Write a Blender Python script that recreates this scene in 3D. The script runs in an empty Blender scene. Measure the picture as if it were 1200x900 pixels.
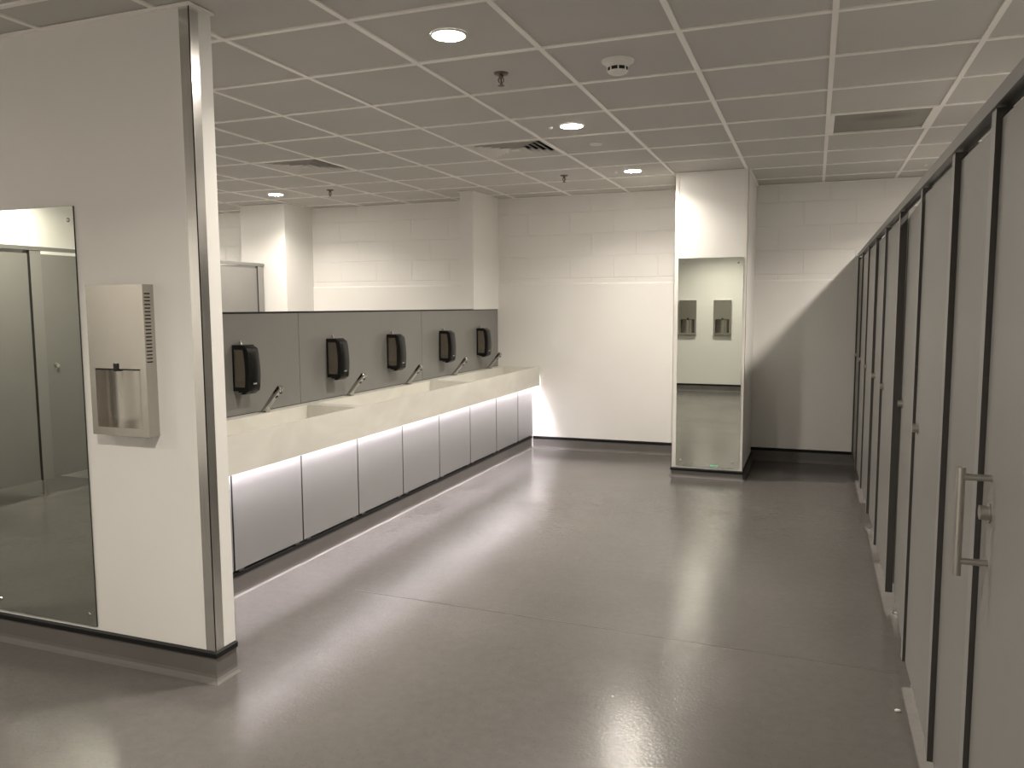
import bpy, bmesh, math, random
from mathutils import Vector, Matrix
random.seed(7)
S = bpy.context.scene
COL = S.collection

# ------------------------------------------------------------------ helpers
class MB:
    """collects primitives and links them as ONE mesh object"""
    def __init__(self):
        self.bm = bmesh.new()

    def _merge(self, t, mi, smooth=False):
        for f in t.faces:
            f.material_index = mi if f.material_index == 0 else f.material_index
            f.smooth = smooth
        if smooth:
            for e in t.edges:
                if len(e.link_faces) == 2 and e.calc_face_angle(0) > 0.6:
                    e.smooth = False
        me = bpy.data.meshes.new('tmp')
        t.to_mesh(me)
        t.free()
        self.bm.from_mesh(me)
        bpy.data.meshes.remove(me)

    def box(self, x0, x1, y0, y1, z0, z1, mi=0, bevel=0.0, seg=2, edge_mi=None, axis=None, M=None):
        t = bmesh.new()
        vs = [t.verts.new(p) for p in ((x0, y0, z0), (x1, y0, z0), (x1, y1, z0), (x0, y1, z0),
                                       (x0, y0, z1), (x1, y0, z1), (x1, y1, z1), (x0, y1, z1))]
        for f in ((0, 3, 2, 1), (4, 5, 6, 7), (0, 1, 5, 4), (1, 2, 6, 5), (2, 3, 7, 6), (3, 0, 4, 7)):
            t.faces.new([vs[i] for i in f])
        t.normal_update()
        if edge_mi is not None:               # faces not facing the given axis get the core material
            for f in t.faces:
                if abs(f.normal[axis]) < 0.5:
                    f.material_index = edge_mi
        if bevel:
            bmesh.ops.bevel(t, geom=t.edges[:], offset=bevel, segments=seg, profile=0.5, affect='EDGES')
        if M is not None:
            bmesh.ops.transform(t, matrix=M, verts=t.verts)
        self._merge(t, mi, smooth=bevel > 0 and seg > 2)
        return self

    def prism(self, pts, a0, a1, axis='y', mi=0, bevel=0.0, seg=2, smooth=False, M=None):
        """extrude a closed 2D profile: axis y -> pts are (x,z); axis x -> (y,z); axis z -> (x,y)"""
        def P(u, v, a):
            return {'y': (u, a, v), 'x': (a, u, v), 'z': (u, v, a)}[axis]
        t = bmesh.new()
        A = [t.verts.new(P(u, v, a0)) for u, v in pts]
        B = [t.verts.new(P(u, v, a1)) for u, v in pts]
        n = len(pts)
        t.faces.new(A)
        t.faces.new(B[::-1])
        for i in range(n):
            t.faces.new((A[i], B[i], B[(i + 1) % n], A[(i + 1) % n]))
        bmesh.ops.recalc_face_normals(t, faces=t.faces)
        if bevel:
            bmesh.ops.bevel(t, geom=t.edges[:], offset=bevel, segments=seg, profile=0.5, affect='EDGES')
        if M is not None:
            bmesh.ops.transform(t, matrix=M, verts=t.verts)
        self._merge(t, mi, smooth=smooth)
        return self

    def cyl(self, p0, p1, r0, r1=None, seg=20, mi=0, smooth=True):
        r1 = r0 if r1 is None else r1
        p0, p1 = Vector(p0), Vector(p1)
        d = p1 - p0
        t = bmesh.new()
        bmesh.ops.create_cone(t, cap_ends=True, segments=seg, radius1=r0, radius2=r1, depth=d.length)
        M = Matrix.Translation((p0 + p1) / 2) @ d.to_track_quat('Z', 'Y').to_matrix().to_4x4()
        bmesh.ops.transform(t, matrix=M, verts=t.verts)
        self._merge(t, mi, smooth)
        return self

    def lathe(self, prof, seg=32, mi=0, M=None):
        """prof: list of (r, z) about the z axis"""
        t = bmesh.new()
        rings = []
        for r, z in prof:
            if r < 1e-6:
                rings.append([t.verts.new((0, 0, z))])
            else:
                rings.append([t.verts.new((r * math.cos(2 * math.pi * i / seg), r * math.sin(2 * math.pi * i / seg), z)) for i in range(seg)])
        for a, b in zip(rings, rings[1:]):
            for i in range(seg):
                j = (i + 1) % seg
                if len(a) == 1 and len(b) == 1:
                    continue
                if len(a) == 1:
                    t.faces.new((a[0], b[i], b[j]))
                elif len(b) == 1:
                    t.faces.new((a[i], a[j], b[0]))
                else:
                    t.faces.new((a[i], a[j], b[j], b[i]))
        bmesh.ops.recalc_face_normals(t, faces=t.faces)
        if M is not None:
            bmesh.ops.transform(t, matrix=M, verts=t.verts)
        self._merge(t, mi, True)
        return self

    def sweep(self, prof, path, mi=0, closed=False):
        """sweep an open profile (offset, z) along a floor path (x, y); offset is to the left of travel; mitred"""
        t = bmesh.new()
        n = len(path)
        rows = []
        for i, p in enumerate(path):
            p = Vector(p)
            def nrm(a, b):
                d = (Vector(b) - Vector(a)).normalized()
                return Vector((-d.y, d.x))
            if closed:
                n1, n2 = nrm(path[i - 1], p), nrm(p, path[(i + 1) % n])
            else:
                n1 = nrm(path[i - 1], p) if i > 0 else nrm(p, path[i + 1])
                n2 = nrm(p, path[i + 1]) if i < n - 1 else n1
            m = (n1 + n2)
            m = m / max(m.dot(n1), 1e-6) if m.length > 1e-6 else n1
            rows.append([t.verts.new((p.x + m.x * o, p.y + m.y * o, z)) for o, z in prof])
        rng = range(n) if closed else range(n - 1)
        for i in rng:
            a, b = rows[i], rows[(i + 1) % n]
            for k in range(len(prof) - 1):
                t.faces.new((a[k], b[k], b[k + 1], a[k + 1]))
        if not closed:
            for r in (rows[0], rows[-1]):
                try:
                    t.faces.new(r)
                except ValueError:
                    pass
        bmesh.ops.recalc_face_normals(t, faces=t.faces)
        self._merge(t, mi)
        return self

    def build(self, name, mats, parent=None, loc=None):
        me = bpy.data.meshes.new(name)
        self.bm.to_mesh(me)
        self.bm.free()
        o = bpy.data.objects.new(name, me)
        for m in (mats if isinstance(mats, (list, tuple)) else [mats]):
            me.materials.append(m)
        COL.objects.link(o)
        if parent is not None:
            o.parent = parent
        if loc is not None:
            o.location = loc
        return o


def tag(o, label=None, cat=None, group=None, kind=None):
    if label: o['label'] = label
    if cat: o['category'] = cat
    if group: o['group'] = group
    if kind: o['kind'] = kind
    return o


def empty(name, loc, rz=0.0):
    o = bpy.data.objects.new(name, None)
    COL.objects.link(o)
    o.location = loc
    o.rotation_euler = (0, 0, rz)
    o.empty_display_size = 0.1
    return o


def copy_tree(o, parent=None):
    c = o.copy()
    COL.objects.link(c)
    if parent is not None:
        c.parent = parent
    for ch in list(o.children):
        copy_tree(ch, c)
    return c


# ------------------------------------------------------------------ materials
def mat(name, col, rough=0.5, metal=0.0, spec=None, **kw):
    m = bpy.data.materials.new(name)
    m.use_nodes = True
    b = m.node_tree.nodes['Principled BSDF']
    b.inputs['Base Color'].default_value = (*col, 1)
    b.inputs['Roughness'].default_value = rough
    b.inputs['Metallic'].default_value = metal
    if spec is not None:
        b.inputs['Specular IOR Level'].default_value = spec
    for k, v in kw.items():
        b.inputs[k].default_value = v
    return m


def N(m, typ, **kw):
    n = m.node_tree.nodes.new(typ)
    for k, v in kw.items():
        setattr(n, k, v)
    return n


def L(m, a, b):
    m.node_tree.links.new(a, b)


def bsdf(m):
    return m.node_tree.nodes['Principled BSDF']


def noise_mat(name, c1, c2, scale=4, rough=0.5, detail=4, lo=0.35, hi=0.65, stretch=(1, 1, 1), bump=0.0, bscale=None, metal=0.0, spec=None, rvar=0.0, dist=0.0):
    m = mat(name, c1, rough, metal, spec)
    tc = N(m, 'ShaderNodeTexCoord')
    mp = N(m, 'ShaderNodeMapping')
    mp.inputs['Scale'].default_value = stretch
    L(m, tc.outputs['Object'], mp.inputs['Vector'])
    nz = N(m, 'ShaderNodeTexNoise')
    nz.inputs['Scale'].default_value = scale
    nz.inputs['Detail'].default_value = detail
    nz.inputs['Distortion'].default_value = dist
    L(m, mp.outputs[0], nz.inputs['Vector'])
    r = N(m, 'ShaderNodeValToRGB')
    r.color_ramp.elements[0].position = lo
    r.color_ramp.elements[1].position = hi
    r.color_ramp.elements[0].color = (*c1, 1)
    r.color_ramp.elements[1].color = (*c2, 1)
    L(m, nz.outputs['Fac'], r.inputs['Fac'])
    L(m, r.outputs['Color'], bsdf(m).inputs['Base Color'])
    if rvar:
        mr = N(m, 'ShaderNodeMapRange')
        mr.inputs['To Min'].default_value = rough - rvar
        mr.inputs['To Max'].default_value = rough + rvar
        L(m, nz.outputs['Fac'], mr.inputs['Value'])
        L(m, mr.outputs[0], bsdf(m).inputs['Roughness'])
    if bump:
        n2 = N(m, 'ShaderNodeTexNoise')
        n2.inputs['Scale'].default_value = bscale or scale
        n2.inputs['Detail'].default_value = 3
        L(m, mp.outputs[0], n2.inputs['Vector'])
        b = N(m, 'ShaderNodeBump')
        b.inputs['Strength'].default_value = bump
        b.inputs['Distance'].default_value = 0.01
        L(m, n2.outputs['Fac'], b.inputs['Height'])
        L(m, b.outputs[0], bsdf(m).inputs['Normal'])
    return m


def emit(name, col, strength):
    m = bpy.data.materials.new(name)
    m.use_nodes = True
    b = bsdf(m)
    b.inputs['Base Color'].default_value = (0.8, 0.8, 0.8, 1)
    b.inputs['Emission Color'].default_value = (*col, 1)
    b.inputs['Emission Strength'].default_value = strength
    return m


WHITE = (0.80, 0.79, 0.765)
M_wall = noise_mat('white_wall_paint', WHITE, (0.775, 0.765, 0.74), 1.4, 0.5, bump=0.03, bscale=120, spec=0.35)

# painted blockwork: relief of mortar joints under thick white paint
M_block = noise_mat('painted_blockwork', WHITE, (0.775, 0.765, 0.74), 2.0, 0.5, spec=0.35)
def _blockwork(m):
    tc = N(m, 'ShaderNodeTexCoord')
    mp = N(m, 'ShaderNodeMapping')
    mp.inputs['Location'].default_value = (0.142 - 0.45 * 2 + 1.0, 0.225 - 0.21, 0)
    L(m, tc.outputs['Object'], mp.inputs['Vector'])
    sx = N(m, 'ShaderNodeSeparateXYZ')
    cx = N(m, 'ShaderNodeCombineXYZ')
    L(m, tc.outputs['Object'], sx.inputs[0])
    L(m, sx.outputs['X'], cx.inputs['X'])
    L(m, sx.outputs['Z'], cx.inputs['Y'])
    L(m, cx.outputs[0], mp.inputs['Vector'])
    br = N(m, 'ShaderNodeTexBrick')
    br.inputs['Scale'].default_value = 1.0
    br.inputs['Brick Width'].default_value = 0.45
    br.inputs['Row Height'].default_value = 0.225
    br.inputs['Mortar Size'].default_value = 0.009
    br.inputs['Mortar Smooth'].default_value = 0.6
    L(m, mp.outputs[0], br.inputs['Vector'])
    nz = N(m, 'ShaderNodeTexNoise')
    nz.inputs['Scale'].default_value = 2.2
    L(m, cx.outputs[0], nz.inputs['Vector'])
    mr = N(m, 'ShaderNodeMapRange')
    mr.inputs['From Min'].default_value = 0.35
    mr.inputs['From Max'].default_value = 0.6
    mr.inputs['To Min'].default_value = 0.25
    L(m, nz.outputs['Fac'], mr.inputs['Value'])
    mu = N(m, 'ShaderNodeMath', operation='MULTIPLY')
    L(m, br.outputs['Fac'], mu.inputs[0])
    L(m, mr.outputs[0], mu.inputs[1])
    n2 = N(m, 'ShaderNodeTexNoise')
    n2.inputs['Scale'].default_value = 60
    L(m, tc.outputs['Object'], n2.inputs['Vector'])
    ad = N(m, 'ShaderNodeMath', operation='MULTIPLY_ADD')
    ad.inputs[1].default_value = 0.03
    L(m, n2.outputs['Fac'], ad.inputs[0])
    L(m, mu.outputs[0], ad.inputs[2])
    b = N(m, 'ShaderNodeBump', invert=True)
    b.inputs['Strength'].default_value = 0.6
    b.inputs['Distance'].default_value = 0.007
    L(m, ad.outputs[0], b.inputs['Height'])
    L(m, b.outputs[0], bsdf(m).inputs['Normal'])
_blockwork(M_block)

M_tile = noise_mat('ceiling_tile_mineral', (0.58, 0.565, 0.54), (0.56, 0.545, 0.52), 2.0, 0.9, bump=0.08, bscale=260, spec=0.1)
M_bar = mat('ceiling_bar_white', (0.90, 0.88, 0.84), 0.4)

# resin / vinyl safety floor with grains, smears and a sheen that varies
M_floor = mat('grey_safety_vinyl', (0.13, 0.122, 0.115), 0.2)
def _floor(m):
    tc = N(m, 'ShaderNodeTexCoord')
    big = N(m, 'ShaderNodeTexNoise')
    big.inputs['Scale'].default_value = 1.1
    big.inputs['Detail'].default_value = 5
    big.inputs['Roughness'].default_value = 0.55
    L(m, tc.outputs['Object'], big.inputs['Vector'])
    grain = N(m, 'ShaderNodeTexNoise')
    grain.inputs['Scale'].default_value = 70
    grain.inputs['Detail'].default_value = 1
    L(m, tc.outputs['Object'], grain.inputs['Vector'])
    spk = N(m, 'ShaderNodeTexVoronoi')
    spk.inputs['Scale'].default_value = 40
    L(m, tc.outputs['Object'], spk.inputs['Vector'])
    r = N(m, 'ShaderNodeMixRGB')
    r.inputs['Color1'].default_value = (0.098, 0.092, 0.087, 1)
    r.inputs['Color2'].default_value = (0.140, 0.132, 0.125, 1)
    L(m, big.outputs['Fac'], r.inputs['Fac'])
    sr = N(m, 'ShaderNodeMapRange')
    sr.inputs['From Min'].default_value = 0.05
    sr.inputs['From Max'].default_value = 0.14
    sr.inputs['To Min'].default_value = 0.62
    L(m, spk.outputs['Distance'], sr.inputs['Value'])
    mx = N(m, 'ShaderNodeMixRGB', blend_type='MULTIPLY')
    mx.inputs['Fac'].default_value = 0.8
    L(m, r.outputs['Color'], mx.inputs['Color1'])
    L(m, sr.outputs[0], mx.inputs['Color2'])
    med = N(m, 'ShaderNodeTexNoise')
    med.inputs['Scale'].default_value = 22
    med.inputs['Detail'].default_value = 4
    med.inputs['Roughness'].default_value = 0.7
    L(m, tc.outputs['Object'], med.inputs['Vector'])
    mm = N(m, 'ShaderNodeMapRange')
    mm.inputs['From Min'].default_value = 0.3
    mm.inputs['From Max'].default_value = 0.7
    mm.inputs['To Min'].default_value = 0.93
    mm.inputs['To Max'].default_value = 1.06
    L(m, med.outputs['Fac'], mm.inputs['Value'])
    mv = N(m, 'ShaderNodeVectorMath', operation='SCALE')
    L(m, mx.outputs[0], mv.inputs[0])
    L(m, mm.outputs[0], mv.inputs['Scale'])
    L(m, mv.outputs[0], bsdf(m).inputs['Base Color'])
    rr = N(m, 'ShaderNodeMapRange')
    rr.inputs['From Min'].default_value = 0.2
    rr.inputs['From Max'].default_value = 0.8
    rr.inputs['To Min'].default_value = 0.14
    rr.inputs['To Max'].default_value = 0.29
    L(m, big.outputs['Fac'], rr.inputs['Value'])
    L(m, rr.outputs[0], bsdf(m).inputs['Roughness'])
    b = N(m, 'ShaderNodeBump')
    b.inputs['Strength'].default_value = 0.4
    b.inputs['Distance'].default_value = 0.0016
    L(m, grain.outputs['Fac'], b.inputs['Height'])
    L(m, b.outputs[0], bsdf(m).inputs['Normal'])
_floor(M_floor)
M_cove = noise_mat('grey_vinyl_coving', (0.122, 0.115, 0.108), (0.14, 0.132, 0.124), 3, 0.55, spec=0.3)
M_weld = mat('vinyl_weld', (0.10, 0.094, 0.088), 0.4)
M_black = mat('black_trim', (0.008, 0.008, 0.008), 0.5, spec=0.25)
M_core = mat('black_laminate_core', (0.05, 0.048, 0.044), 0.45)
M_lam = noise_mat('grey_laminate', (0.205, 0.20, 0.19), (0.215, 0.21, 0.20), 3, 0.38, spec=0.4)
M_lam_l = mat('grey_laminate_edge', (0.235, 0.23, 0.22), 0.35)
M_rail = mat('grey_anodised_rail', (0.19, 0.186, 0.178), 0.4, 0.1)
M_splash = noise_mat('grey_splashback_laminate', (0.20, 0.197, 0.187), (0.21, 0.207, 0.196), 3, 0.33, spec=0.45)
M_access = noise_mat('grey_access_laminate', (0.205, 0.203, 0.20), (0.213, 0.211, 0.208), 3, 0.4)
M_stone = noise_mat('pale_marbled_solid_surface', (0.60, 0.585, 0.53), (0.70, 0.69, 0.635), 2.2, 0.38, detail=6, lo=0.3, hi=0.7, stretch=(1.2, 0.7, 1.6), dist=1.6)
M_steel = noise_mat('brushed_stainless', (0.50, 0.48, 0.44), (0.52, 0.50, 0.46), 3, 0.22, detail=2, stretch=(1.5, 1.5, 120), metal=1.0, rvar=0.02)
M_guard = noise_mat('polished_aluminium_guard', (0.66, 0.65, 0.63), (0.72, 0.71, 0.69), 3, 0.2, stretch=(120, 120, 1.0), metal=1.0, rvar=0.06)
M_chrome = mat('chrome', (0.50, 0.49, 0.47), 0.16, 1.0)
M_satin = mat('satin_steel', (0.55, 0.53, 0.49), 0.3, 1.0)
M_bronze = mat('dull_bronze', (0.16, 0.14, 0.11), 0.4, 0.8)
M_mirror = mat('mirror_silver', (0.66, 0.69, 0.63), 0.0, 1.0)
M_glassedge = mat('mirror_edge', (0.02, 0.03, 0.025), 0.2)
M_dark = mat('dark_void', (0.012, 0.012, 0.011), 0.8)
M_plastic = mat('black_gloss_plastic', (0.006, 0.006, 0.006), 0.25, spec=0.35)
M_smoke = mat('smoky_window', (0.17, 0.145, 0.115), 0.15, Alpha=0.7)
M_pouch = noise_mat('soap_pouch', (0.55, 0.48, 0.38), (0.65, 0.58, 0.48), 5, 0.4)
M_mark = mat('white_print', (0.42, 0.42, 0.41), 0.4)
M_white_pl = mat('white_plastic', (0.78, 0.76, 0.72), 0.4)
M_vent = mat('vent_white_enamel', (0.70, 0.68, 0.64), 0.45)
M_green = mat('mint_green_patch', (0.22, 0.85, 0.55), 0.4)
LAMP_COL = (1.0, 0.913, 0.80)
LAMP_W, LAMP_SPREAD = 11.0, 142
M_lamp = emit('downlight_diffuser', LAMP_COL, 105)
M_led = emit('cool_led_tape', (1.0, 0.92, 1.0), 90)

# access panel over the stalls: grey-brown with a dark smear
M_dimpanel = mat('dull_panel', (0.24, 0.225, 0.20), 0.5)
def _smear(m):
    tc = N(m, 'ShaderNodeTexCoord')
    mp = N(m, 'ShaderNodeMapping')
    mp.inputs['Scale'].default_value = (5.0, 8.0, 1)
    mp.inputs['Location'].default_value = (-0.1, 0.75, 0)
    L(m, tc.outputs['Object'], mp.inputs['Vector'])
    g = N(m, 'ShaderNodeTexGradient', gradient_type='SPHERICAL')
    L(m, mp.outputs[0], g.inputs['Vector'])
    r = N(m, 'ShaderNodeMixRGB')
    r.inputs['Color1'].default_value = (0.25, 0.235, 0.205, 1)
    r.inputs['Color2'].default_value = (0.13, 0.115, 0.085, 1)
    L(m, g.outputs['Fac'], r.inputs['Fac'])
    L(m, r.outputs[0], bsdf(m).inputs['Base Color'])
_smear(M_dimpanel)

# ------------------------------------------------------------------ the room
HC = 2.622                      # ceiling height
X0, X1, Y0 = -7.6, 1.95, -0.28  # left wall, right wall, wall behind the photographer
GX, GY = 0.0419, 4.0207         # ceiling grid phase
SK = 0.027                      # the back wall is a touch out of square
yb = lambda x: 7.98 + SK * (x + 1.0)


def struct(o):
    o['kind'] = 'structure'
    return o

m = MB(); m.box(X0, X1, Y0, 8.3, -0.06, 0.0)
floor = struct(m.build('floor', M_floor))
m = MB(); m.prism([(-2.25, 3.545), (0.36, 3.470), (0.36, 3.476), (-2.25, 3.551)], 0.0, 0.0006, 'z')
m.build('weld_seam', M_weld, floor)

# ceiling: lay-in tiles, a few cells left open for the vents and the dull panel
open_cells = [(-2.058, 5.521), (-3.858, 5.521), (0.342, 5.521)]
m = MB()
gx = [GX + 0.6 * i for i in range(-14, 5)]
gy = [GY + 0.6 * j for j in range(-9, 9)]
for a in gx[:-1]:
    for b in gy[:-1]:
        c = (a + 0.3, b + 0.3)
        if any(abs(c[0] - u) < 0.1 and abs(c[1] - v) < 0.1 for u, v in open_cells):
            continue
        m.box(a + 0.002, a + 0.598, b + 0.002, b + 0.598, HC + 0.007, HC + 0.022)
m.box(gx[0], gx[-1], gy[0], gy[-1], HC + 0.16, HC + 0.2)
ceiling = struct(m.build('ceiling', M_tile))
m = MB()
for a in gx:
    m.box(a - 0.012, a + 0.012, gy[0], gy[-1], HC, HC + 0.0075)
for b in gy:
    m.box(gx[0], gx[-1], b - 0.012, b + 0.012, HC + 0.0004, HC + 0.0072)
m.build('ceiling_grid', M_bar, ceiling)

# walls
m = MB()
m.box(-6.9, 3.2, 0, 0.2, 1.73, HC + 0.1)
wb = struct(m.build('wall_back', M_block, loc=(-1.0, 7.98, 0)))
wb.rotation_euler = (0, 0, math.atan(SK))
m = MB()                         # the smooth lower lining stands a little proud, with an eased top edge
m.prism([(0.2, 0), (-0.012, 0), (-0.012, 1.722), (-0.006, 1.735), (0.0, 1.738), (0.2, 1.738)], -6.9, 3.2, 'x')
o = m.build('lining', M_wall, wb)

m = MB(); m.box(X1, X1 + 0.15, Y0, 8.2, 0, HC + 0.1)
struct(m.build('wall_right', M_wall))
m = MB(); m.box(X0 - 0.15, X0, Y0, 8.2, 0, HC + 0.1)
struct(m.build('wall_left', M_wall))


def holed_wall(m, x0, x1, yf, yk, holes, depth_dir):
    """wall slab between yf (face) and yk with shallow recesses (x0,x1,z0,z1,depth) in the face"""
    ys = yf + depth_dir * 0.07
    xs = sorted({x0, x1, *[h[0] for h in holes], *[h[1] for h in holes]})
    for a, b in zip(xs, xs[1:]):
        h = [q for q in holes if q[0] <= a + 1e-6 and q[1] >= b - 1e-6]
        zs = [(0, HC + 0.05)] if not h else [(0, h[0][2]), (h[0][3], HC + 0.05)]
        for z0, z1 in zs:
            m.box(a, b, min(yf, ys), max(yf, ys), z0, z1)
    m.box(x0, x1, min(ys, yk), max(ys, yk), 0, HC + 0.05)

DW, DZ0, DZ1, DD = 0.296, 0.992, 1.594, 0.055     # dryer width, bottom, top, depth
def dryer_hole(xc, sgn=1):
    return (xc - 0.122, xc + 0.122, 1.017, 1.269)

PX0, PX1, PY0, PY1 = -4.15, -2.208, 2.451, 2.567  # the partition in front of the basins
DXC = -2.589
m = MB()
holed_wall(m, PX0, PX1, PY0, PY1, [dryer_hole(DXC)], 1)
struct(m.build('wall_partition', M_wall))
BD = (-2.079, -1.489)                              # dryers on the wall behind the photographer
m = MB()
holed_wall(m, X0, X1, Y0, Y0 - 0.15, [dryer_hole(BD[0]), dryer_hole(BD[1])], -1)
struct(m.build('wall_front', M_wall))

# pillars and the pier on the divider
QX0, QX1, QY0 = -1.142, -0.543, 6.982
m = MB()
m.box(QX0, QX1, QY0, 8.05, 0, HC + 0.05)
pil = struct(m.build('wall_pillar_center', M_wall))
m = MB()                         # thin white corner beads
for xa, s in ((QX0, 1), (QX1, -1)):
    m.box(min(xa - s * 0.003, xa + s * 0.033), max(xa - s * 0.003, xa + s * 0.033), QY0 - 0.003, QY0 + 0.0005, 0.08, HC)
    m.box(min(xa - s * 0.003, xa + s * 0.0005), max(xa - s * 0.003, xa + s * 0.0005), QY0 - 0.003, QY0 + 0.035, 0.08, HC)
m.build('corner_bead', M_white_pl, pil)
m = MB(); m.box(-6.02, -5.43, 7.35, 8.05, 0, HC + 0.05)
struct(m.build('wall_pillar_left', M_wall))
VX = -3.172                      # face of the stud divider behind the basins
m = MB()
m.box(-3.29, VX, PY1, 7.93, 0, 1.462)
m.box(-3.30, VX, PY1, 7.93, 1.462, 1.472)
struct(m.build('wall_divider', M_wall))
m = MB(); m.box(-3.29, -3.150, 7.25, 7.98, 1.473, HC + 0.05)
struct(m.build('wall_pier', M_wall))

# ceiling wall-angle trims
def ring(m, pts, w=0.02):
    m.sweep([(0.0, HC - 0.004), (w, HC - 0.004), (w, HC + 0.004), (0.0, HC + 0.004), (0.0, HC - 0.004)], pts)
m = MB()
ring(m, [(PX0, PY0), (PX1, PY0), (PX1, PY1)][::-1])
ring(m, [(QX0, 8.0), (QX0, QY0), (QX1, QY0), (QX1, 8.0)][::-1])
struct(m.build('trim_1', M_bar))
m = MB()
ring(m, [(1.95, yb(1.95)), (QX1, yb(QX1))], 0.02)
ring(m, [(QX0, yb(QX0)), (-3.15, yb(-3.15))], 0.02)
ring(m, [(-3.15, 7.95), (-3.15, 7.25), (-3.29, 7.25), (-3.29, yb(-3.29)), (-5.43, yb(-5.43)), (-5.43, 7.35), (-6.02, 7.35)], 0.02)
struct(m.build('trim_2', M_bar))

# coved skirtings: vinyl turned up the wall, black capping strip on top
COVE = [(0.004, 0.112), (0.004, 0.030), (0.006, 0.017), (0.012, 0.007), (0.022, 0.0015), (0.026, 0.0003)]
CAP = [(0.0, 0.102), (0.010, 0.102), (0.012, 0.108), (0.012, 0.122), (0.006, 0.128), (0.0, 0.128)]
def skirting(name, path, h=0.0):
    m = MB(); m.sweep([(0.0, 0.112 - h), (COVE[0][0], 0.112 - h)] + COVE[1:] + [(0.0, 0.0003)], path)
    o = struct(m.build(name, M_cove))
    m = MB(); m.sweep([(a, z - h) for a, z in CAP], path)
    m.build('capping', M_black, o)
    return o
# travel so that the room is on the left
skirting('baseboard_partition', [(PX1, PY1), (PX1, PY0), (PX0, PY0)])
skirting('baseboard_back', [(QX0, yb(QX0) - 0.012), (-2.765, yb(-2.765) - 0.012)])
skirting('baseboard_recess', [(0.42, yb(0.42) - 0.012), (QX1, yb(QX1) - 0.012)])
skirting('baseboard_pillar', [(QX1, 8.0), (QX1, QY0), (QX0, QY0), (QX0, 7.99)], h=0.046)
skirting('baseboard_front', [(-5.4, Y0), (0.3, Y0)])

# steel corner guard on the end of the partition
m = MB()
g0, g1 = PX1 - 0.045, PX1 + 0.003
m.box(g0, g1, PY0 - 0.003, PY0, 0.128, HC - 0.004)
m.box(PX1, g1, PY0 - 0.003, PY0 + 0.045, 0.128, HC - 0.004)
struct(m.build('trim_3', M_guard))

# ------------------------------------------------------------------ downlights
def make_downlight():
    r = empty('ceiling_downlight', (0, 0, HC))
    MB().lathe([(0.0675, 0.006), (0.0675, -0.0008), (0.070, -0.001), (0.074, 0.001), (0.076, 0.005), (0.076, 0.0068)], 40).build('bezel', M_white_pl, r)
    MB().lathe([(0.0, -0.0022), (0.060, -0.002), (0.0672, -0.001), (0.0672, 0.004), (0.0, 0.004)], 40).build('diffuser', M_lamp, r)
    ld = bpy.data.lights.new('downlight_beam', 'AREA')
    ld.shape = 'DISK'
    ld.size = 0.13
    ld.energy = LAMP_W
    ld.color = LAMP_COL
    ld.spread = math.radians(LAMP_SPREAD)
    lo = bpy.data.objects.new('beam', ld)
    COL.objects.link(lo)
    lo.parent = r
    lo.location = (0, 0, -0.004)
    return r

lights = [
    (-1.458, 3.121, 'lit round ceiling downlight nearest the camera in the row above the open floor'),
    (-1.458, 4.921, 'lit round ceiling downlight in the middle of the row, beside the larger square vent'),
    (-1.458, 6.721, 'lit round ceiling downlight at the far end of the row, just before the mirrored pillar'),
    (-1.458, 0.721, 'lit round ceiling downlight in front of the partition end, close to the front wall'),
    (-5.058, 6.721, 'lit round ceiling downlight behind the basins near the left white pillar'),
    (-5.058, 4.921, 'lit round ceiling downlight over the passage behind the basin divider, second from its end'),
    (-5.058, 3.121, 'lit round ceiling downlight over the passage behind the basin divider, beside the partition'),
    (-5.058, 0.721, 'lit round ceiling downlight before the tall mirror, over the left passage'),
    (0.942, 3.121, 'lit round ceiling downlight above the right-hand cubicles, nearest of their lamps'),
    (0.942, 4.921, 'lit round ceiling downlight above the middle of the right-hand cubicles'),
    (0.942, 6.721, 'lit round ceiling downlight above the farthest right-hand cubicles'),
    (-6.858, 6.721, 'lit round ceiling downlight above the far end of the left-hand cubicles'),
    (-6.858, 4.921, 'lit round ceiling downlight above the left-hand cubicles, second from the back wall'),
    (-6.858, 3.121, 'lit round ceiling downlight above the middle of the left-hand cubicles'),
    (-6.858, 0.121, 'lit round ceiling downlight above the near end of the left-hand cubicles'),
]
proto = make_downlight()
for i, (x, y, lab) in enumerate(lights):
    o = proto if i == 0 else copy_tree(proto)
    o.location = (x, y, HC)
    if 0.5 < x:                  # the lamps over the right-hand stalls burn brighter
        b = [c for c in o.children if c.type == 'LIGHT'][0]
        b.data = b.data.copy()
        b.data.energy = LAMP_W * 1.6
    if y < 1.0 and x > -6:
        b = [c for c in o.children if c.type == 'LIGHT'][0]
        b.data = b.data.copy()
        b.data.energy = LAMP_W * 1.45
    tag(o, lab, 'ceiling light', 'recessed ceiling downlights')

# little sensors beside two of the lamps and one over the stalls
for i, (x, y, lab) in enumerate([(-1.598, 4.925, 'tiny white ceiling sensor dot beside the middle downlight'),
                                 (-1.605, 6.735, 'tiny white ceiling sensor dot beside the farthest downlight of the row'),
                                 (0.805, 7.345, 'tiny white ceiling sensor dot above the far right-hand cubicles')]):
    if i == 0:
        sens = MB().lathe([(0.0, -0.006), (0.010, -0.005), (0.014, 0.0), (0.016, 0.007), (0.0, 0.007)], 20).build('ceiling_sensor', M_white_pl)
        o = sens
    else:
        o = sens.copy(); COL.objects.link(o)
    o.location = (x, y, HC)
    tag(o, lab, 'sensor', 'ceiling sensors')

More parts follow.
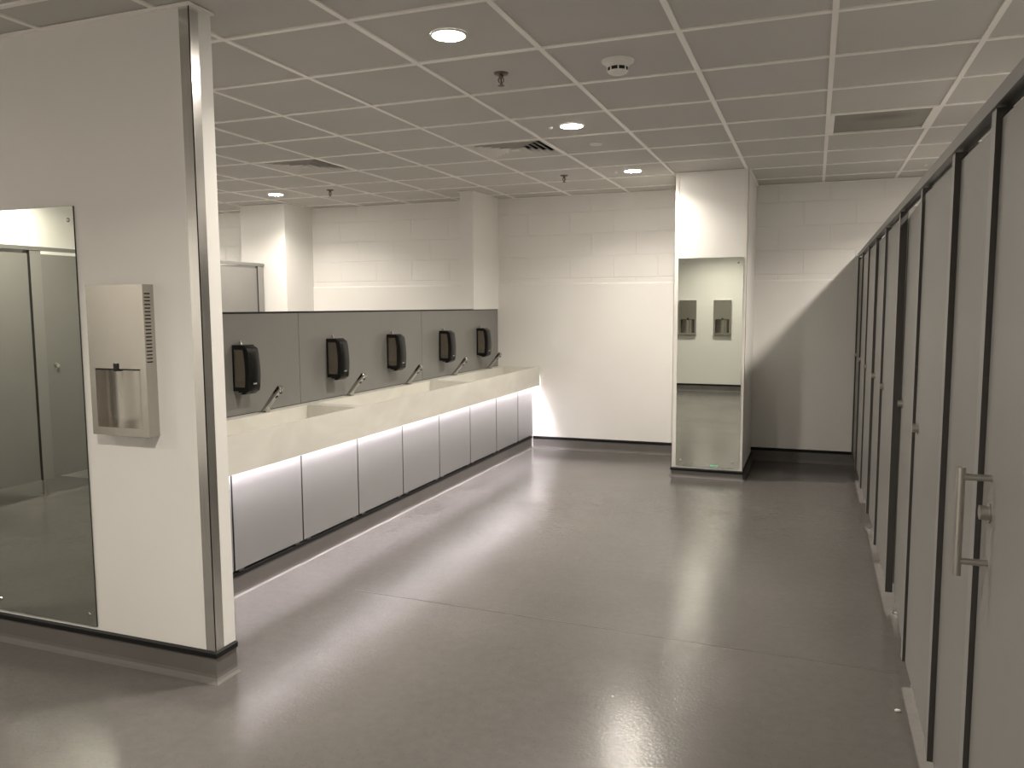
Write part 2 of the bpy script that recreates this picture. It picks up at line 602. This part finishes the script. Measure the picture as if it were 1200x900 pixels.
# round blanking plate between two lamps
r = empty('ceiling_speaker', (-1.458, 5.521, HC))
MB().lathe([(0.026, 0.007), (0.026, -0.001), (0.040, -0.003), (0.045, 0.001), (0.046, 0.007)], 32).build('rim', M_white_pl, r)
MB().lathe([(0.0, 0.002), (0.027, 0.002), (0.027, 0.006), (0.0, 0.006)], 24).build('grille', M_vent, r)
tag(r, 'small round flush ceiling plate with a white rim between two downlights', 'ceiling fitting')

# smoke detector
r = empty('smoke_detector', (-0.885, 3.735, HC))
MB().lathe([(0.0, -0.006), (0.066, -0.005), (0.074, 0.0), (0.076, 0.007), (0.0, 0.007)], 36).build('base', M_white_pl, r)
MB().lathe([(0.056, -0.005), (0.055, -0.014), (0.049, -0.024), (0.030, -0.026), (0.030, -0.040), (0.046, -0.040), (0.043, -0.048), (0.030, -0.054), (0.0, -0.055)], 36).build('housing', M_white_pl, r)
m = MB(); m.lathe([(0.029, -0.025), (0.0465, -0.025), (0.0445, -0.0405), (0.029, -0.0405)], 36)
m.build('sensing_slot', M_dark, r)
for k in range(8):
    a = 2 * math.pi * (k + 0.35) / 8
    m = MB(); m.box(0.040, 0.049, -0.003, 0.003, -0.042, -0.023, M=Matrix.Rotation(a, 4, 'Z'))
    m.build('rib', M_white_pl, r)
tag(r, 'white round smoke detector with dark slots on the ceiling right of the nearest lamp', 'smoke detector')

# sprinklers
def make_sprinkler():
    r = empty('sprinkler', (0, 0, HC))
    MB().lathe([(0.0, -0.004), (0.026, -0.003), (0.034, 0.002), (0.036, 0.007), (0.0, 0.007)], 28).build('escutcheon', M_bronze, r)
    m = MB()
    m.cyl((0, 0, 0.004), (0, 0, -0.018), 0.011)
    for s in (-1, 1):
        m.prism([(s * 0.010, -0.014), (s * 0.016, -0.022), (s * 0.014, -0.034), (s * 0.004, -0.046), (s * 0.001, -0.046), (s * 0.010, -0.033), (s * 0.012, -0.024), (s * 0.006, -0.014)], -0.003, 0.003, 'y')
    m.cyl((0, 0, -0.044), (0, 0, -0.052), 0.005)
    m.build('frame_arms', M_bronze, r)
    MB().cyl((0, 0, -0.018), (0, 0, -0.045), 0.003).build('bulb', mat('sprinkler_bulb', (0.08, 0.03, 0.02), 0.2), r)
    MB().lathe([(0.0, -0.055), (0.016, -0.054), (0.017, -0.052), (0.0, -0.051)], 20).build('deflector', M_bronze, r)
    return r
sp = make_sprinkler()
for i, (x, y, lab) in enumerate([(-1.458, 3.715, 'small metal ceiling sprinkler just beyond the nearest downlight'),
                                 (-2.062, 6.735, 'small metal ceiling sprinkler beyond the larger square vent, left of the farthest lamp'),
                                 (-4.405, 6.69, 'small dark ceiling sprinkler behind the basins beside the left lamp')]):
    o = sp if i == 0 else copy_tree(sp)
    o.location = (x, y, HC)
    tag(o, lab, 'sprinkler', 'ceiling sprinklers')

# square four-way ceiling vents
def make_vent():
    r = empty('ceiling_vent', (0, 0, HC))
    m = MB()
    a, b = 0.290, 0.272
    for x0, x1, y0, y1 in ((-a, a, -a, -b), (-a, a, b, a), (-a, -b, -b, b), (b, a, -b, b)):
        m.box(x0, x1, y0, y1, 0.0, 0.004)
    m.build('frame', M_vent, r)
    m = MB()
    for rr in (0.270, 0.226, 0.182, 0.138, 0.094):
        ri = rr - 0.033
        t = bmesh.new()
        rows = []
        for q, z in ((rr, 0.001), (ri, 0.030), (ri + 0.002, 0.032), (rr + 0.002, 0.003)):
            rows.append([t.verts.new((sx * q, sy * q, z)) for sx, sy in ((-1, -1), (1, -1), (1, 1), (-1, 1))])
        for k in range(4):
            A, B = rows[k], rows[(k + 1) % 4]
            for i in range(4):
                j = (i + 1) % 4
                t.faces.new((A[i], A[j], B[j], B[i]))
        bmesh.ops.recalc_face_normals(t, faces=t.faces)
        m._merge(t, 0)
    m.box(-0.034, 0.034, -0.034, 0.034, 0.001, 0.004)
    m.build('louvre', M_vent, r)
    m = MB(); m.box(-0.27, 0.27, -0.27, 0.27, 0.075, 0.08)
    for x0, x1, y0, y1 in ((-.275, .275, -.275, -.27), (-.275, .275, .27, .275), (-.275, -.27, -.27, .27), (.27, .275, -.27, .27)):
        m.box(x0, x1, y0, y1, 0.004, 0.08)
    m.build('plenum', M_dark, r)
    return r
v = make_vent()
for i, (x, y, lab) in enumerate([(-2.058, 5.521, 'square louvred ceiling vent over the open floor, between the lamps and the basins'),
                                 (-3.858, 5.521, 'square louvred ceiling vent beyond the basin divider, above the left passage')]):
    o = v if i == 0 else copy_tree(v)
    o.location = (x, y, HC + 0.0005)
    tag(o, lab, 'vent', 'square ceiling vents')

# dull panel let into the ceiling
r = empty('ceiling_panel', (0.342, 5.521, HC))
m = MB()
for x0, x1, y0, y1 in ((-.29, -.262, -.29, .29), (.262, .29, -.29, .29), (-.262, .262, -.29, -.282), (-.262, .262, .282, .29)):
    m.box(x0, x1, y0, y1, -0.001, 0.02)
m.build('frame', M_bar, r)
m = MB(); m.box(-0.27, 0.27, -0.288, 0.288, 0.010, 0.016)
m.build('insert', M_dimpanel, r)
tag(r, 'dull grey-brown panel with a dark smear set into the ceiling grid', 'ceiling panel')

# ------------------------------------------------------------------ mirrors
def make_mirror(name, x0, x1, y, z0, z1, screws, label, green_patch=None):
    xc = (x0 + x1) / 2
    r = empty(name, (xc, y, z0))
    m = MB(); m.box(x0 - xc, x1 - xc, -0.0065, -0.0002, 0, z1 - z0, edge_mi=1, axis=1)
    m.build('glass', [M_mirror, M_glassedge], r)
    for sx, sz in screws:
        M = Matrix.Translation((sx - xc, -0.0065, sz - z0)) @ Matrix.Rotation(math.pi / 2, 4, 'X')
        MB().lathe([(0.0085, -0.0002), (0.0085, 0.002), (0.006, 0.0045), (0.0, 0.0055)], 20, M=M).build('screw_cap', M_chrome, r)
    if green_patch:  # small flat mint-green patch low on the glass
        m = MB(); m.box(green_patch[0] - xc, green_patch[1] - xc, -0.0072, -0.0064, green_patch[2] - z0, green_patch[3] - z0)
        m.build('green_patch', M_green, r)
    tag(r, label, 'mirror')
    return r
make_mirror('wall_mirror', -3.44, -2.836, PY0, 0.143, 1.917, [(-2.866, 1.862), (-2.874, 0.194), (-3.41, 1.862), (-3.41, 0.194)],
            'tall frameless mirror screwed to the partition beside the steel hand dryer')
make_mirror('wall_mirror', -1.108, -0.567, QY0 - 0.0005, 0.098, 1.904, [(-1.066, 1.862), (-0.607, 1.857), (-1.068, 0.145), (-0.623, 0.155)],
            'tall frameless mirror on the front of the white pillar by the back wall', green_patch=(-0.812, -0.745, 0.107, 0.120))

# ------------------------------------------------------------------ hand dryers
def make_dryer():
    """local: wall plane y=0, front towards -y"""
    r = empty('hand_dryer', (0, 0, DZ0))
    h = DZ1 - DZ0
    w = DW / 2
    ox, oz0, oz1 = 0.118, 0.032, 0.270       # opening
    t = 0.003
    m = MB()
    # front sheet in four pieces round the opening, then sides, top and bottom
    F = -DD
    for x0, x1, z0, z1 in ((-w, -ox, 0, h), (ox, w, 0, h), (-ox, ox, 0, oz0), (-ox, ox, oz1, h)):
        m.box(x0, x1, F, F + t, z0, z1)
    m.box(-w, -w + t, F + t, 0, 0, h); m.box(w - t, w, F + t, 0, 0, h)
    m.box(-w + t, w - t, F + t, 0, h - t, h); m.box(-w + t, w - t, F + t, 0, 0, t)
    m.build('casing', M_steel, r)
    # curved hand recess
    n = 16
    prof = []
    for k in range(n + 1):
        a = math.pi * k / n
        prof.append((-ox * math.cos(a), F + 0.004 + (0.112 - 0.004) * (math.sin(a) ** 0.6)))
    t2 = bmesh.new()
    A = [t2.verts.new((x, y, oz0 - 0.004)) for x, y in prof]
    B = [t2.verts.new((x, y, oz1 + 0.004)) for x, y in prof]
    for k in range(n):
        t2.faces.new((A[k], B[k], B[k + 1], A[k + 1]))
    m = MB(); m._merge(t2, 0, True)
    m.prism(prof, oz0 - 0.006, oz0 - 0.002, 'z')
    m.prism(prof, oz1 + 0.002, oz1 + 0.006, 'z')
    rec = m.build('hand_recess', M_steel, r)
    m = MB(); m.box(-ox + 0.004, ox - 0.02, F + 0.002, F + 0.03, oz1 - 0.006, oz1 + 0.003)
    m.build('air_slot', M_dark, r)
    m = MB(); m.box(-0.02, 0.008, F - 0.0025, F + 0.02, oz1 - 0.010, oz1 + 0.022, bevel=0.002)
    m.build('sensor', M_plastic, r)
    m = MB()
    for k in range(20):
        z = h - 0.036 - k * 0.0141
        m.box(w - 0.001, w + 0.0006, F + 0.008, F + 0.036, z - 0.0024, z + 0.0024)
    m.build('vent_slots', M_dark, r)
    return r
dr = make_dryer()
dr.location = (DXC, PY0 - 0.0005, DZ0)
tag(dr, 'brushed steel hand dryer with an open hand recess on the partition beside the tall mirror', 'hand dryer')
for x, lab in ((BD[0], 'steel hand dryer on the front wall, seen at the left edge of the pillar mirror'),
               (BD[1], 'steel hand dryer on the front wall, seen in the middle of the pillar mirror')):
    o = copy_tree(dr)
    o.location = (x, Y0 + 0.0005, DZ0)
    o.rotation_euler = (0, 0, math.pi)
    tag(o, lab, 'hand dryer', 'hand dryers on the wall behind')

# ------------------------------------------------------------------ wash trough
CY0, CY1, CT = 2.580, 7.908, 0.868
CB, CF = -3.171, -2.688          # back and front of the counter
r = empty('wash_trough', ((CB + CF) / 2, (CY0 + CY1) / 2, 0.67))
def LOC(o, root):
    for vtx in o.data.vertices:
        vtx.co -= Vector(root.location)
    return o
TR = [(2.66, 4.345), (4.445, 6.125), (6.225, 7.835)]
BX0, BX1, BZ = -3.075, -2.708, 0.772
m = MB()
m.box(CB, BX0, CY0, CY1, 0.758, CT)
m.box(BX1, CF, CY0, CY1, 0.67, CT)
ys = [CY0] + [q for p_ in TR for q in p_] + [CY1]
for a, b in zip(ys[0::2], ys[1::2]):
    m.box(BX0, BX1, a, b, 0.758, CT)
LOC(m.build('counter', M_stone, r), r)
for a, b in TR:
    m = MB()
    # sloping bed that falls to a slot along the back
    m.prism([(BX0, 0.758), (BX1, 0.758), (BX1, BZ + 0.016), (BX0 + 0.05, BZ), (BX0, BZ)], a, b, 'y')
    bas = LOC(m.build('basin', M_stone, r), r)
    yc = (a + b) / 2
    m = MB(); m.box(BX0 + 0.012, BX0 + 0.042, a + 0.1, b - 0.1, BZ, BZ + 0.002)
    LOC(m.build('drain_slot', M_satin, bas), r)
tag(r, 'long pale marbled wash trough with three sunken basins along the divider', 'basin')

m = MB(); m.box(-2.752, -2.736, CY0 + 0.02, CY1 - 0.02, 0.749, 0.757)
o = m.build('led_strip', M_led)
o.data.transform(Matrix.Translation((2.744, -5.25, -0.757))); o.location = (-2.744, 5.25, 0.757)
tag(o, 'glowing lavender-white light strip under the front lip of the wash trough', 'light strip')

# splashback panels with black core edges
seams = [2.58, 4.388, 6.14, 7.92]
labs = ['grey splashback panel behind the two nearest soap dispensers, next to the partition' , 'grey splashback panel in the middle, between its two seams', 'grey splashback panel nearest the back wall']
labs[0] = 'grey splashback panel next to the partition, behind the nearest soap dispenser'
for i, (a, b) in enumerate(zip(seams, seams[1:])):
    r = empty('splashback_panel', (VX, (a + b) / 2, CT))
    m = MB(); m.box(VX + 0.001, VX + 0.0125, a + 0.0015, b - 0.0015, CT, 1.465, edge_mi=1, axis=0)
    LOC(m.build('board', [M_splash, M_core], r), r)
    m = MB(); m.box(VX + 0.001, VX + 0.0128, a + 0.0015, b - 0.0015, 1.465, 1.477)
    LOC(m.build('top_edge', M_black, r), r)
    m = MB(); m.box(VX + 0.0124, VX + 0.0145, a + 0.0015, b - 0.0015, CT + 0.0002, CT + 0.004)
    LOC(m.build('seal', M_black, r), r)
    tag(r, labs[i], 'splashback', 'splashback panels')
# the room side of the panels sits at x = VX + 0.0125

# access panels under the trough
PXF = -2.771
pse = [2.60, 3.238, 3.834, 4.446, 5.055, 5.661, 6.272, 6.883, 7.466, 7.935]
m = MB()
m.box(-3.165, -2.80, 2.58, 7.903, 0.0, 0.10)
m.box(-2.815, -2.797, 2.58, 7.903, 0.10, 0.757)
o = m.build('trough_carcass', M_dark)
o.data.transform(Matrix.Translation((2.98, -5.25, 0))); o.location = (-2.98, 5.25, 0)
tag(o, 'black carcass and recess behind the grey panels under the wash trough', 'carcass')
plabs = ['partly hidden grey access panel under the trough, tucked against the partition',
         'large grey access panel under the trough, first full one past the partition',
         'grey access panel under the trough, second full one past the partition',
         'grey access panel under the trough, third full one past the partition',
         'grey access panel under the trough, fourth full one past the partition',
         'grey access panel under the trough, fourth before the back wall',
         'grey access panel under the trough, third before the back wall',
         'grey access panel under the trough, second before the back wall',
         'narrow grey access panel under the trough, right against the back wall']
for i, (a, b) in enumerate(zip(pse, pse[1:])):
    r = empty('access_panel', (PXF, (a + b) / 2, 0.128))
    a2, b2 = a + 0.006, b - 0.006
    if i == 8: b2 = 7.906
    m = MB(); m.box(PXF - 0.020, PXF, a2, b2, 0.141, 0.753, edge_mi=1, axis=0)
    LOC(m.build('board', [M_access, M_core], r), r)
    for s in (a2 + 0.03, b2 - 0.07):
        m = MB(); m.box(PXF - 0.022, PXF - 0.001, s, s + 0.04, 0.129, 0.142)
        LOC(m.build('foot_clip', M_core, r), r)
    tag(r, plabs[i], 'panel', 'access panels under the trough')
skirting('baseboard_vanity', [(-2.790, 7.93), (-2.790, 2.58)])

# ------------------------------------------------------------------ soap dispensers
SX = VX + 0.0125                 # panel face
def make_soap():
    """local: wall plane x=0, front towards +x, y is the width, z from the bottom"""
    r = empty('soap_dispenser', (0, 0, 1.0))
    W, H, D = 0.098, 0.288, 0.124
    def front(z):                # depth profile of the cover
        u = z / H
        return D * (0.86 + 0.14 * math.sin(math.pi * min(1, u * 0.9 + 0.1)))
    prof_in = []
    zs = [i * H / 14 for i in range(15)]
    pts = []
    for z in zs:
        d = front(z)
        e = min(z, H - z)
        if e < 0.03:
            d -= 0.03 - math.sqrt(max(0.0, 0.03 ** 2 - (0.03 - e) ** 2))
        pts.append((d, z))
    # front shell (wraps the front), full width
    m = MB()
    shell = [(p, z) for p, z in pts] + [(max(0.0, p - 0.036), z) for p, z in pts[::-1]]
    m.prism(shell, -W / 2, W / 2, 'y', bevel=0.004, seg=2, smooth=True)
    m.prism([(0, H - 0.03), (0.09, H - 0.03), (0.082, H), (0, H)], -W / 2 + 0.002, W / 2 - 0.002, 'y', bevel=0.003)
    m.prism([(0, 0.018), (0.09, 0.018), (0.09, 0.044), (0, 0.044)], -W / 2 + 0.002, W / 2 - 0.002, 'y', bevel=0.003)
    m.box(0.0, 0.016, -W / 2, W / 2, 0.018, H - 0.004, bevel=0.003)
    m.build('cover', M_plastic, r)
    m = MB(); m.box(0.016, 0.082, -W / 2 + 0.008, W / 2 - 0.008, 0.075, H - 0.034, bevel=0.012, seg=3)
    m.build('soap_refill', M_pouch, r)
    for s in (-1, 1):
        m = MB(); m.box(0.014, 0.088, s * (W / 2 - 0.003) - 0.0015, s * (W / 2 - 0.003) + 0.0015, 0.042, H - 0.026)
        m.build('window', M_smoke, r)
    m = MB()
    d = front(0.062)
    for k in range(5):
        y0 = -0.015 + k * 0.0060
        m.box(d - 0.004, d + 0.0009, y0, y0 + 0.0048, 0.059, 0.066 + (0.002 if k in (0, 3) else 0))
    m.build('logo', M_mark, r)
    m = MB(); m.box(0.02, 0.080, -0.03, 0.03, 0.008, 0.019, bevel=0.003)
    m.build('push_nozzle', M_plastic, r)
    m = MB(); m.prism([(0.012, H - 0.004), (0.034, H - 0.004), (0.026, H + 0.024), (0.016, H + 0.026)], -0.004, 0.004, 'y', bevel=0.001)
    m.build('key_tab', M_satin, r)
    return r
sd = make_soap()
slabs = ['black soap dispenser nearest the partition, largest on the splashback',
         'black soap dispenser second from the partition on the splashback',
         'black soap dispenser in the middle of the five on the splashback',
         'black soap dispenser second from the back wall on the splashback',
         'black soap dispenser closest to the back wall on the splashback']
for i, y in enumerate((3.735, 4.695, 5.530, 6.475, 7.325)):
    o = sd if i == 0 else copy_tree(sd)
    o.location = (SX, y + 0.053, 0.998)
    tag(o, slabs[i], 'soap dispenser', 'soap dispensers on the splashback')

# ------------------------------------------------------------------ taps
def make_tap():
    r = empty('tap', (0, 0, CT))
    m = MB()
    m.prism([(-0.020, 0.0), (0.032, 0.0), (0.040, 0.034), (0.142, 0.146), (0.126, 0.168), (0.114, 0.166)], -0.016, 0.016, 'y', bevel=0.004, seg=3, smooth=True)
    m.build('spout', M_chrome, r)
    MB().lathe([(0.0, 0.0), (0.034, 0.0), (0.034, 0.004), (0.028, 0.007), (0.0, 0.007)], 28).build('base_ring', M_chrome, r)
    d = Vector((0.70, 0, -0.72)).normalized()
    p = Vector((0.124, 0, 0.130))
    m = MB(); m.cyl(p, p + d * 0.012, 0.0095)
    a = m.build('aerator', M_chrome, r)
    m = MB(); m.cyl(p + d * 0.0121, p + d * 0.013, 0.0078)
    m.build('outlet', M_dark, a)
    p = Vector((0.096, 0, 0.099))
    m = MB(); m.cyl(p, p + d * 0.006, 0.010)
    m.build('sensor', M_plastic, r)
    return r
tp = make_tap()
tlabs = ['chrome slanted tap nearest the partition, below the largest soap dispenser',
         'chrome slanted tap second from the partition on the wash trough',
         'chrome slanted tap in the middle of the five on the wash trough',
         'chrome slanted tap second from the back wall on the wash trough',
         'chrome slanted tap closest to the back wall on the wash trough']
for i, y in enumerate((3.955, 4.905, 5.785, 6.690, 7.545)):
    o = tp if i == 0 else copy_tree(tp)
    o.location = (-3.117, y, CT)
    tag(o, tlabs[i], 'tap', 'taps along the wash trough')

# ------------------------------------------------------------------ toilet cubicles
ZB, ZT = 0.115, 1.922            # bottom and top of the doors
PW = 0.048                       # pilaster width
def make_cubicle(W, recess, ajar=0.0, handle=False, infill=0.0, infill_recess=0.016, end=False, zoff=0.0, pw=PW, lock_far=True, pil_hi=0.0, divider=True):
    """local: front plane x=0, depth +x, along the row +y; pilaster at y=0..pw, door up to W"""
    r = empty('toilet_cubicle', (0, 0, 0))
    zb, zt = ZB + zoff, ZT + zoff
    def pilaster(y0, y1):
        m = MB(); m.box(0, 0.032, y0, y1, zb - 0.004, zt + 0.006, edge_mi=1, axis=0)
        p = m.build('pilaster', [M_lam_l, M_core], r)
        m = MB(); m.cyl((0.058, (y0 + y1) / 2, 0.008), (0.058, (y0 + y1) / 2, zb + 0.02), 0.010)
        m.cyl((0.058, (y0 + y1) / 2, 0.0), (0.058, (y0 + y1) / 2, 0.008), 0.022)
        m.build('foot', M_satin, p)
    pilaster(0, pw)
    if divider:
        m = MB(); m.box(0.034, 1.5, 0.004, 0.018, zb + 0.04, zt + 0.03, edge_mi=1, axis=1)
        m.build('side_panel', [M_lam, M_core], r)
    g = 0.005
    y0, y1 = pw + g, W - g
    dw = y1 - y0
    M = Matrix.Translation((recess, y0, 0)) @ Matrix.Rotation(-ajar, 4, 'Z')
    m = MB(); m.box(0, 0.018, 0, dw, zb, zt - 0.018, edge_mi=1, axis=0, M=M)
    d = m.build('door', [M_lam, M_core], r)
    ly = dw - 0.085 if lock_far else 0.085
    m = MB(); m.cyl(M @ Vector((0.001, ly, 1.045)), M @ Vector((-0.004, ly, 1.045)), 0.022, seg=28)
    m.cyl(M @ Vector((-0.004, ly, 1.045)), M @ Vector((-0.021, ly, 1.045)), 0.0165, 0.0158, seg=28)
    lk = m.build('lock_knob', M_satin, d)
    if handle:
        hy = 1.962 - 1.20 - y0
        m = MB()
        m.cyl(M @ Vector((-0.060, hy, 0.899)), M @ Vector((-0.060, hy, 1.143)), 0.0095, seg=24)
        for z in (0.932, 1.122):
            m.cyl(M @ Vector((-0.058, hy, z)), M @ Vector((0.0005, hy, z)), 0.0075, seg=20)
        hd = m.build('pull_handle', M_satin, d)
        hd['label'] = 'long brushed steel pull handle'
    if infill:
        pilaster(W, W + pw)
        m = MB(); m.box(infill_recess, infill_recess + 0.018, W + pw + 0.002, infill - 0.003, zb, zt - 0.018, edge_mi=1, axis=0)
        m.build('infill_panel', [M_lam, M_core], r)
    if end:
        pilaster(W, W + 0.022)
    return r

XR = 0.360
right = [  # near edge, far edge, recess, options, label
    (1.200, 2.053, 0.012, dict(handle=True, infill=2.602 - 1.200), 'nearest grey toilet cubicle on the right, with a long steel pull handle'),
    (2.602, 3.335, 0.010, dict(), 'grey toilet cubicle right after the one with the pull handle'),
    (3.335, 4.145, 0.012, dict(ajar=math.radians(1.9)), 'grey toilet cubicle whose door stands slightly ajar, in the right-hand row'),
    (4.145, 4.955, 0.0122, dict(), 'grey toilet cubicle just past the slightly open door in the right-hand row'),
    (4.955, 5.690, 0.0165, dict(), 'grey toilet cubicle fourth from the back wall in the right-hand row'),
    (5.690, 6.476, 0.0102, dict(), 'grey toilet cubicle third from the back wall in the right-hand row'),
    (6.476, 7.271, 0.0114, dict(), 'grey toilet cubicle second from the back wall in the right-hand row'),
    (7.271, 7.965, 0.0121, dict(end=True), 'grey toilet cubicle up against the back wall in the right-hand row'),
]
for a, b, rec, kw, lab in right:
    r = make_cubicle(b - a, rec, **kw)
    r.location = (XR, a, 0)
    tag(r, lab, 'toilet cubicle', 'right-hand toilet cubicles')
m = MB()
m.prism([(-0.006, 0.0), (-0.006, 0.034), (-0.002, 0.038), (0.028, 0.038), (0.032, 0.034), (0.032, 0.0), (0.028, 0.0), (0.028, 0.012), (0.0, 0.012), (0.0, 0.0)], 0, 7.985 - 1.20, 'y')
o = m.build('cubicle_headrail', M_rail, loc=(XR, 1.20, 1.928))
tag(o, 'long grey headrail running along the tops of the right-hand cubicles', 'rail')

XL = -5.720
lp = make_cubicle(0.80, 0.012, pw=0.095, zoff=0.028, lock_far=False)
lnear = make_cubicle(0.64, 0.012, pw=0.095, zoff=0.028, lock_far=False)
llabs = ['grey toilet cubicle behind the basins, up against the left white pillar',
         'grey toilet cubicle second from the left white pillar, behind the basins',
         'grey toilet cubicle third from the left white pillar, behind the basins',
         'grey toilet cubicle fourth from the left white pillar, behind the basins',
         'grey toilet cubicle middle of the left row, hidden behind the partition',
         'grey toilet cubicle fourth from the near end of the left row',
         'grey toilet cubicle third from the near end of the left row',
         'grey toilet cubicle second from the near end of the left row',
         'near-end grey toilet cubicle of the left row, its knob seen in tall mirror']
# left row: rotated half a turn, so the pilaster leads on the far side
for i, y in enumerate([7.335, 6.46, 5.58, 4.70, 3.82, 2.94, 2.06, 1.180, 0.372]):
    o = lp if i == 0 else lnear if i == 8 else copy_tree(lp)
    o.location = (XL, y, 0)
    o.rotation_euler = (0, 0, math.pi)
    tag(o, llabs[i], 'toilet cubicle', 'left-hand toilet cubicles')
m = MB()
m.prism([(-0.032, 0.0), (-0.032, 0.030), (0.004, 0.030), (0.006, 0.026), (0.006, 0.0)], 0, 7.345 + 0.27, 'y')
o = m.build('cubicle_headrail', M_rail, loc=(XL, -0.27, 1.958))
tag(o, 'grey headrail along the tops of the left-hand cubicles behind the basins', 'rail')

# a scrap on the floor by the cubicles
t = bmesh.new()
bmesh.ops.create_icosphere(t, subdivisions=2, radius=0.009)
for vv in t.verts:
    vv.co = Vector((vv.co.x * 1.3, vv.co.y * 0.8, max(vv.co.z, -0.004) * 0.7)) * (1 + 0.25 * (random.random() - 0.5))
m = MB(); m._merge(t, 0, True)
o = m.build('paper_scrap', M_white_pl, loc=(0.331, 3.133, 0.004))
tag(o, 'tiny white scrap of paper on the floor before the right-hand cubicles', 'scrap')

# ------------------------------------------------------------------ camera, world, view
cam = bpy.data.cameras.new('camera')
co = bpy.data.objects.new('camera', cam)
COL.objects.link(co)
R = [[0.9351288558734762, 0.35426784366006875, -0.005321452922701546],
     [-0.029388538430575574, 0.09252431070048665, 0.9952766277464344],
     [-0.3530868685205923, 0.9305555044584095, -0.09693356694394918]]
rt, up, fw = (Vector(q) for q in R)
rot3 = Matrix((rt, up, -fw)).transposed()
co.matrix_world = Matrix.Translation((0, 0, 1.5)) @ rot3.to_4x4()
cam.sensor_width = 36
cam.lens = 36 * 931.936 / 1200
cam.clip_start = 0.02
S.camera = co

w = bpy.data.worlds.new('world')
S.world = w
w.use_nodes = True
w.node_tree.nodes['Background'].inputs['Color'].default_value = (0.02, 0.02, 0.02, 1)
w.node_tree.nodes['Background'].inputs['Strength'].default_value = 0.0

S.view_settings.view_transform = 'Standard'
S.view_settings.look = 'None'
S.view_settings.gamma = 1.0
S.view_settings.use_curve_mapping = False
S.view_settings.exposure = 1.12
S.cycles.use_denoising = True
S.cycles.max_bounces = 14
S.cycles.diffuse_bounces = 8
S.cycles.glossy_bounces = 6
S.cycles.sample_clamp_indirect = 80
